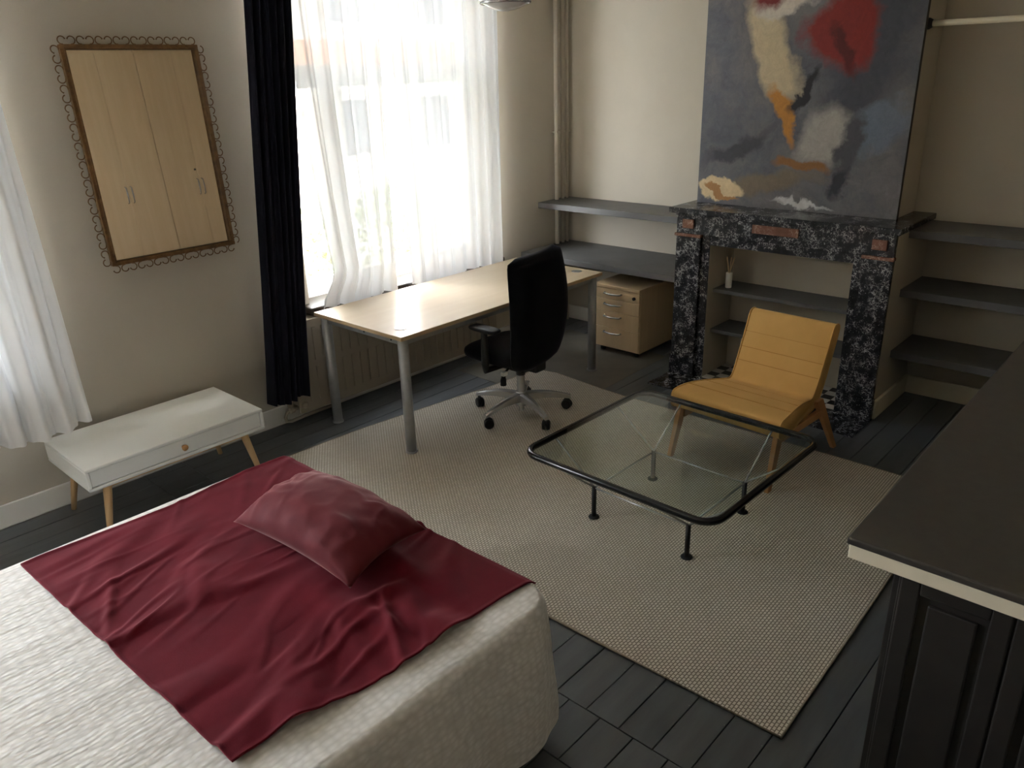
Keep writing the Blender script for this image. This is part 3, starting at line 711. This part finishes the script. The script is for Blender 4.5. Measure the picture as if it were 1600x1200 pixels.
# ------------------------------------------------------------------ lounge chair
r = thing('lounge_chair', 'mustard yellow armless lounge chair on oak legs before the fireplace', 'chair', (-1.785, -2.433, 0), math.radians(-3.6))
def chaikin(P_, n):
    for _ in range(n):
        Q = []
        for a, b in zip(P_, P_[1:] + P_[:1]):
            Q += [(lerp(a[0], b[0], .25), lerp(a[1], b[1], .25)), (lerp(a[0], b[0], .75), lerp(a[1], b[1], .75))]
        P_ = Q
    return P_
pr = [(.0, .30), (-.008, .345), (.0, .386), (.03, .398), (.14, .402), (.28, .385), (.42, .356), (.475, .345), (.50, .375), (.545, .47), (.60, .60), (.632, .69), (.655, .722), (.70, .718), (.715, .69), (.675, .58), (.62, .44), (.575, .34), (.53, .285), (.46, .27), (.25, .275), (.06, .285)]
prc = chaikin(pr, 2)
def half(u, z): return lerp(.322, .25, sm(min(1, max(0, u) / .5)) if z < .42 else 1)
ss = [-1, -.985, -.95, -.6, -.2, .2, .6, .95, .985, 1]
bm = bmesh.new(); rings = []
cu = sum(p[0] for p in prc) / len(prc); cz_ = sum(p[1] for p in prc) / len(prc)
for s in ss:
    inset = {1: .011, .985: .003}.get(abs(s), 0)
    ring = []
    for k, (u, z) in enumerate(prc):
        a, b = prc[k - 1], prc[(k + 1) % len(prc)]; nx, nz = (b[1] - a[1]), -(b[0] - a[0]); L_ = math.hypot(nx, nz) or 1
        ring.append(bm.verts.new((u + nx / L_ * inset, s * half(u, z), z + nz / L_ * inset)))
    rings.append(ring)
nP = len(prc)
# check inset direction: first ring should be smaller
for A, C in zip(rings, rings[1:]):
    for k in range(nP): bm.faces.new((A[k], A[(k + 1) % nP], C[(k + 1) % nP], C[k]))
bm.faces.new(rings[0]); bm.faces.new(rings[-1][::-1])
obj('upholstery', bm, 'yellow', r, smooth=True)
for s in (-1, 1):
    obj('piping', T([(u, s * (half(u, z) * .985), z) for u, z in prc], .0042, 6, True), 'yellow', r, smooth=True)
for (u, z) in ((.535, .447), (.567, .52), (.602, .603)):
    obj('seam', T([(u - .0005, s * half(u, z) * .97, z) for s in (-1, -.5, 0, .5, 1)], .0016, 6), 'yellow_seam', r)
for u, z in ((.13, .4015), (.26, .387), (.38, .364)):
    obj('seam', T([(u, s * half(u, z) * .97, z) for s in (-1, -.5, 0, .5, 1)], .0016, 6), 'yellow_seam', r)
def bar(p0, p1, w0, d0, w1, d1):
    bm = bmesh.new(); rg = []
    for (x, y, z), w, d in ((p0, w0, d0), (p1, w1, d1)):
        rg.append([bm.verts.new((x + sx * d, y + sy * w, z)) for sx, sy in ((-1, -1), (1, -1), (1, 1), (-1, 1))])
    for k in range(4): bm.faces.new((rg[0][k], rg[0][(k + 1) % 4], rg[1][(k + 1) % 4], rg[1][k]))
    bm.faces.new(rg[0][::-1]); bm.faces.new(rg[1]); return bm
for s in (-1, 1):
    obj('front_leg', bar((.055, s * .285, .30), (-.02, s * .295, .009), .014, .030, .012, .018), 'wood_dark', r, bevel=.003)
    obj('rear_leg', bar((.52, s * .262, .335), (.705, s * .30, 0), .014, .036, .012, .018), 'wood_dark', r, bevel=.003)
    obj('side_rail', bar((.04, s * .284, .262), (.56, s * .262, .262), .012, .022, .012, .022) if False else B(.05, .55, s * .272 - .012, s * .272 + .012, .235, .278), 'wood_dark', r, bevel=.003)
# ------------------------------------------------------------------ white bench
bx0, bx1, by0, by1, bh = -4.237, -3.332, -.5716, -.055, .40
r = thing('white_bench', 'low white drawer bench on splayed oak legs under the mirror', 'bench', ((bx0 + bx1) / 2, (by0 + by1) / 2, 0))
hx, hy = (bx1 - bx0) / 2, (by1 - by0) / 2; bt = .115
bm = bmesh.new(); t = .016
box(bm, -hx, hx, -hy, hy, bh - t, bh); box(bm, -hx, hx, -hy, hy, bh - bt, bh - bt + t); box(bm, -hx, -hx + t, -hy, hy, bh - bt + t, bh - t); box(bm, hx - t, hx, -hy, hy, bh - bt + t, bh - t)
box(bm, -hx + t, hx - t, hy - .012, hy, bh - bt + t, bh - t)
obj('body', bm, 'white_lac', r, bevel=.005, seg=3)
d = obj('drawer', B(-hx + t + .0035, hx - t - .0035, -hy + .009, -hy + .024, bh - bt + t + .0035, bh - t - .0035), 'white_lac', r, bevel=.0012, seg=1)
bm = lathe([(0, 0), (.010, 0), (.009, .008), (.015, .014), (.016, .02), (.012, .025), (0, .026)], 18)
bmesh.ops.rotate(bm, matrix=Matrix.Rotation(PI / 2, 3, 'X'), verts=bm.verts); bmesh.ops.translate(bm, vec=(.01, -hy + .009, bh - bt / 2), verts=bm.verts)
obj('knob', bm, 'wood_dark', d, smooth=True)
for sx in (-1, 1):
    for sy in (-1, 1):
        obj('leg', T([(sx * (hx - .10), sy * (hy - .06), bh - bt), (sx * (hx - .045), sy * (hy - .03), 0)], [.021, .0125], 16), 'wood_oak', r, smooth=True)
for sy in (-1, 1):
    obj('apron', B(-hx + .10, hx - .10, sy * (hy - .06) - .011, sy * (hy - .06) + .011, bh - bt - .028, bh - bt), 'wood_oak', r, bevel=.003)
# ------------------------------------------------------------------ bed
bd = thing('bed', 'double bed under white puckered cotton spread', 'bed', (-4.7, -2.16, 0))
X0, X1, Y0, Y1, BZ = -6.0, -3.71, -2.915, -1.40, .55
ox_, oy_ = -4.7, -2.16
obj('divan_base', B(X0 - ox_, X1 - .08 - ox_, Y0 + .09 - oy_, Y1 - .06 - oy_, .0, .30), 'chair_black', bd, bevel=.02)
obj('mattress', B(X0 - ox_, X1 - .05 - ox_, Y0 + .06 - oy_, Y1 - .03 - oy_, .30, .53), 'ceramic', bd, bevel=.04, seg=3)
def ring_pt(u, inset, rad):
    # rounded rectangle outline, u 0..1 (closed)
    x0, x1, y0, y1 = X0 + inset, X1 - inset, Y0 + inset, Y1 - inset; rad = max(rad - inset, .01)
    segs = [('l', (x0 + rad, y0), (x1 - rad, y0)), ('a', (x1 - rad, y0 + rad), 270), ('l', (x1, y0 + rad), (x1, y1 - rad)), ('a', (x1 - rad, y1 - rad), 0),
            ('l', (x1 - rad, y1), (x0 + rad, y1)), ('a', (x0 + rad, y1 - rad), 90), ('l', (x0, y1 - rad), (x0, y0 + rad)), ('a', (x0 + rad, y0 + rad), 180)]
    wts = [.27, .05, .2, .05, .2, .02, .19, .02]
    a = u
    for s, w in zip(segs, wts):
        if a <= w + 1e-9:
            t = a / w
            if s[0] == 'l': return lerp(s[1][0], s[2][0], t), lerp(s[1][1], s[2][1], t)
            an = math.radians(s[2] + 90 * t); return s[1][0] + rad * math.cos(an), s[1][1] + rad * math.sin(an)
        a -= w
    return ring_pt(0, inset, rad)
def spread(u, v):
    # v: 0 centre .. 0.55 top edge .. 1 hem
    if v < .55:
        t = v / .55; px, py = ring_pt(u, .035, .12)
        cxm, cym = (X0 + X1) / 2, (Y0 + Y1) / 2
        k = 1 - (1 - t)
        x = lerp(cxm, px, k); y = lerp(cym, py, k)
        return (x - ox_, y - oy_, BZ + .004 * noise.noise((x * 6, y * 6, 0)))
    t = (v - .55) / .45
    bul = .012 * math.sin(u * 150) * t + .02 * noise.noise((u * 22, t * 2, 3)) * t
    if t < .18:
        a = t / .18 * PI / 2; ins = .035 * (1 - math.sin(a)); z = BZ - .035 * (1 - math.cos(a))
    else:
        ins = -.028 * math.sin((t - .18) / .82 * PI * .7); z = lerp(BZ - .035, .075, (t - .18) / .82)
    px, py = ring_pt(u, ins - bul, .12)
    return (px - ox_, py - oy_, z + (.012 * math.sin(u * 37) if t > .95 else 0))
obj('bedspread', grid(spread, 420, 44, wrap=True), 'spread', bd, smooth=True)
# ------------------------------------------------------------------ throw and pillow
C4 = [(-4.74, -1.472), (-3.722, -1.452), (-3.716, -2.815), (-4.695, -2.745)]
def throw(u, v):
    a = Vector(C4[0]).lerp(Vector(C4[1]), u); b = Vector(C4[3]).lerp(Vector(C4[2]), u); p = a.lerp(b, v)
    x, y = p
    x += .012 * math.sin(v * 7) * u; y += .012 * math.sin(u * 8 + 1)
    # long soft folds running diagonally, stronger towards the near half
    h = 0
    wx_ = .12 * noise.noise((x * 1.6, y * 1.6, 9)); wy_ = .12 * noise.noise((x * 1.6, y * 1.6, 19))
    for k, (ang, fr, st, am, kk) in enumerate(((.25, 5.5, 1.3, .013, 5), (.75, 7.0, 1.5, .012, 5), (1.15, 5.0, 1.2, .012, 5.5), (.5, 13, 3.0, .005, 3.5), (.05, 9, 2.2, .006, 4))):
        ca, sa = math.cos(ang), math.sin(ang)
        e = ((x + wx_) * ca + (y + wy_) * sa) * st; d = (-(x + wx_) * sa + (y + wy_) * ca) * fr
        rg = max(0, 1 - abs(noise.noise((e + k * 7.7, d, k * 3.1))) * kk)
        gt = sm(.34 + 1.6 * noise.noise((x * 2.1 + k * 5, y * 2.1, k + 40)))
        h += am * rg * rg * (3 - 2 * rg) * gt
    h *= .45 + .75 * sm((v - .05) * 1.6)
    z = BZ + .007 + h
    ed = min(u, 1 - u, v, 1 - v)
    if ed < .012: z += .004 * (1 - ed / .012)
    ov = x - (X1 - .035)
    if ov > 0: z -= min(.05, ov * ov * 14)
    ov = (Y0 + .035) - y
    if ov > 0: z -= min(.05, ov * ov * 14)
    return (x, y, z)
bm = grid(throw, 220, 260)
th_ = obj('throw_blanket', bm, 'throw', None, smooth=True, recalc=False)
sol = th_.modifiers.new('thick', 'SOLIDIFY'); sol.thickness = .005; sol.offset = 1
tag(th_, 'burgundy fleece throw laid over the foot of the bed', 'blanket')
pc = [Vector((-4.185, -1.85)), Vector((-3.826, -1.80)), Vector((-3.79, -2.404)), Vector((-4.155, -2.47))]
def pil(side):
    def fn(u, v):
        a = pc[0].lerp(pc[1], u); b = pc[3].lerp(pc[2], u); p = a.lerp(b, v)
        U, V = abs(u * 2 - 1), abs(v * 2 - 1)
        ctr = (pc[0] + pc[1] + pc[2] + pc[3]) / 4
        pin = 1 - .07 * (1 - U ** 2) * V ** 3 - .07 * (1 - V ** 2) * U ** 3
        p = ctr + (p - ctr) * pin
        th = max(0, (1 - U ** 3)) ** .6 * max(0, (1 - V ** 3)) ** .6
        wr = .010 * noise.noise((u * 2.5, v * 3.5, side)) + .020 * noise.noise((u * 7 + v * 3, v * 8 - u * 4, 2)) * max(U, V) ** 2 + .010 * max(0, 1 - 5 * abs(noise.noise((u * 3 + 4, v * 7, 6)))) * V
        zc = .645
        return (p.x, p.y, zc + side * (.10 if side > 0 else .07) * th + (wr * th ** .5 if side > 0 else 0) - .028 * (U * V) ** 2 * (1 if V < 2 else 0))
    return fn
bm = grid(pil(1), 56, 72); grid(pil(-1), 56, 72, bm)
bmesh.ops.remove_doubles(bm, verts=bm.verts, dist=.0008)
bmesh.ops.translate(bm, vec=(0, 0, -.005), verts=bm.verts)
pl = obj('velvet_pillow', bm, 'velvet', None, smooth=True)
tag(pl, 'dusky red velvet pillow lying on the burgundy throw', 'pillow')
# ------------------------------------------------------------------ kitchen peninsula
kx, ky, kh = -3.443, -3.62, .91
r = thing('kitchen_peninsula', 'dark panelled cupboard with grey counter top and pale edge', 'cupboard', (kx, ky, 0))
LX, LY = 2.5, .62
obj('counter_top', B(0, LX, -LY, 0, kh - .022, kh), 'counter', r, bevel=.006, seg=3)
obj('edge_board', B(.006, LX - .006, -LY + .006, -.006, kh - .062, kh - .022), 'cream_paint', r, bevel=.003)
obj('carcass', B(.052, LX - .05, -LY + .03, -.122, 0, kh - .062), 'cupboard', r, bevel=.003)
def panel(parent_, y0, y1, z0, z1):
    bm = bmesh.new(); x = .052; w = .045
    box(bm, x - .014, x, y0, y0 + w, z0, z1); box(bm, x - .014, x, y1 - w, y1, z0, z1); box(bm, x - .014, x, y0 + w, y1 - w, z1 - w, z1); box(bm, x - .014, x, y0 + w, y1 - w, z0, z0 + w)
    f = obj('end_panel_frame', bm, 'cupboard', parent_, bevel=.004)
    obj('raised_panel', B(x - .010, x, y0 + w + .022, y1 - w - .022, z0 + w + .022, z1 - w - .022), 'cupboard', f, bevel=.008)
panel(r, -.375, -.130, .06, kh - .072)
panel(r, -.590, -.380, .06, kh - .072)
for k in range(4):
    x0 = .07 + k * .59
    d = obj('cupboard_door', B(x0, x0 + .57, -.122, -.104, .08, kh - .08), 'cupboard', r, bevel=.003)
    obj('door_panel', B(x0 + .07, x0 + .50, -.104, -.096, .15, kh - .15), 'cupboard', d, bevel=.006)
# ------------------------------------------------------------------ pendant lamp
r = thing('pendant_lamp', 'round opal glass pendant lamp hanging over the room', 'lamp', (-3.247, -2.328, 2.320))
R_ = .1235
obj('globe_shade', lathe([(R_ * math.sin(a), -R_ * math.cos(a)) for a in [PI * k / 24 * .93 for k in range(25)]], 40), 'opal', r, smooth=True)
obj('shade_ring', T([(R_ * .62 * math.cos(a), R_ * .62 * math.sin(a), -R_ * .80) for a in [2 * PI * k / 40 for k in range(40)]], .004, 8, True), 'chrome', r, smooth=True)
obj('lamp_cap', lathe([(.035, R_ * .96), (.034, R_ * 1.0), (.012, R_ * 1.2), (0, R_ * 1.2)], 20), 'chrome', r)
obj('cord', T([(0, 0, R_ * 1.15), (0, 0, H - 2.320 - .02)], .004, 8), 'white_paint', r)
obj('ceiling_rose', lathe([(0, H - 2.320 - .035), (.02, H - 2.320 - .035), (.05, H - 2.320), (0, H - 2.320)], 24), 'white_paint', r)
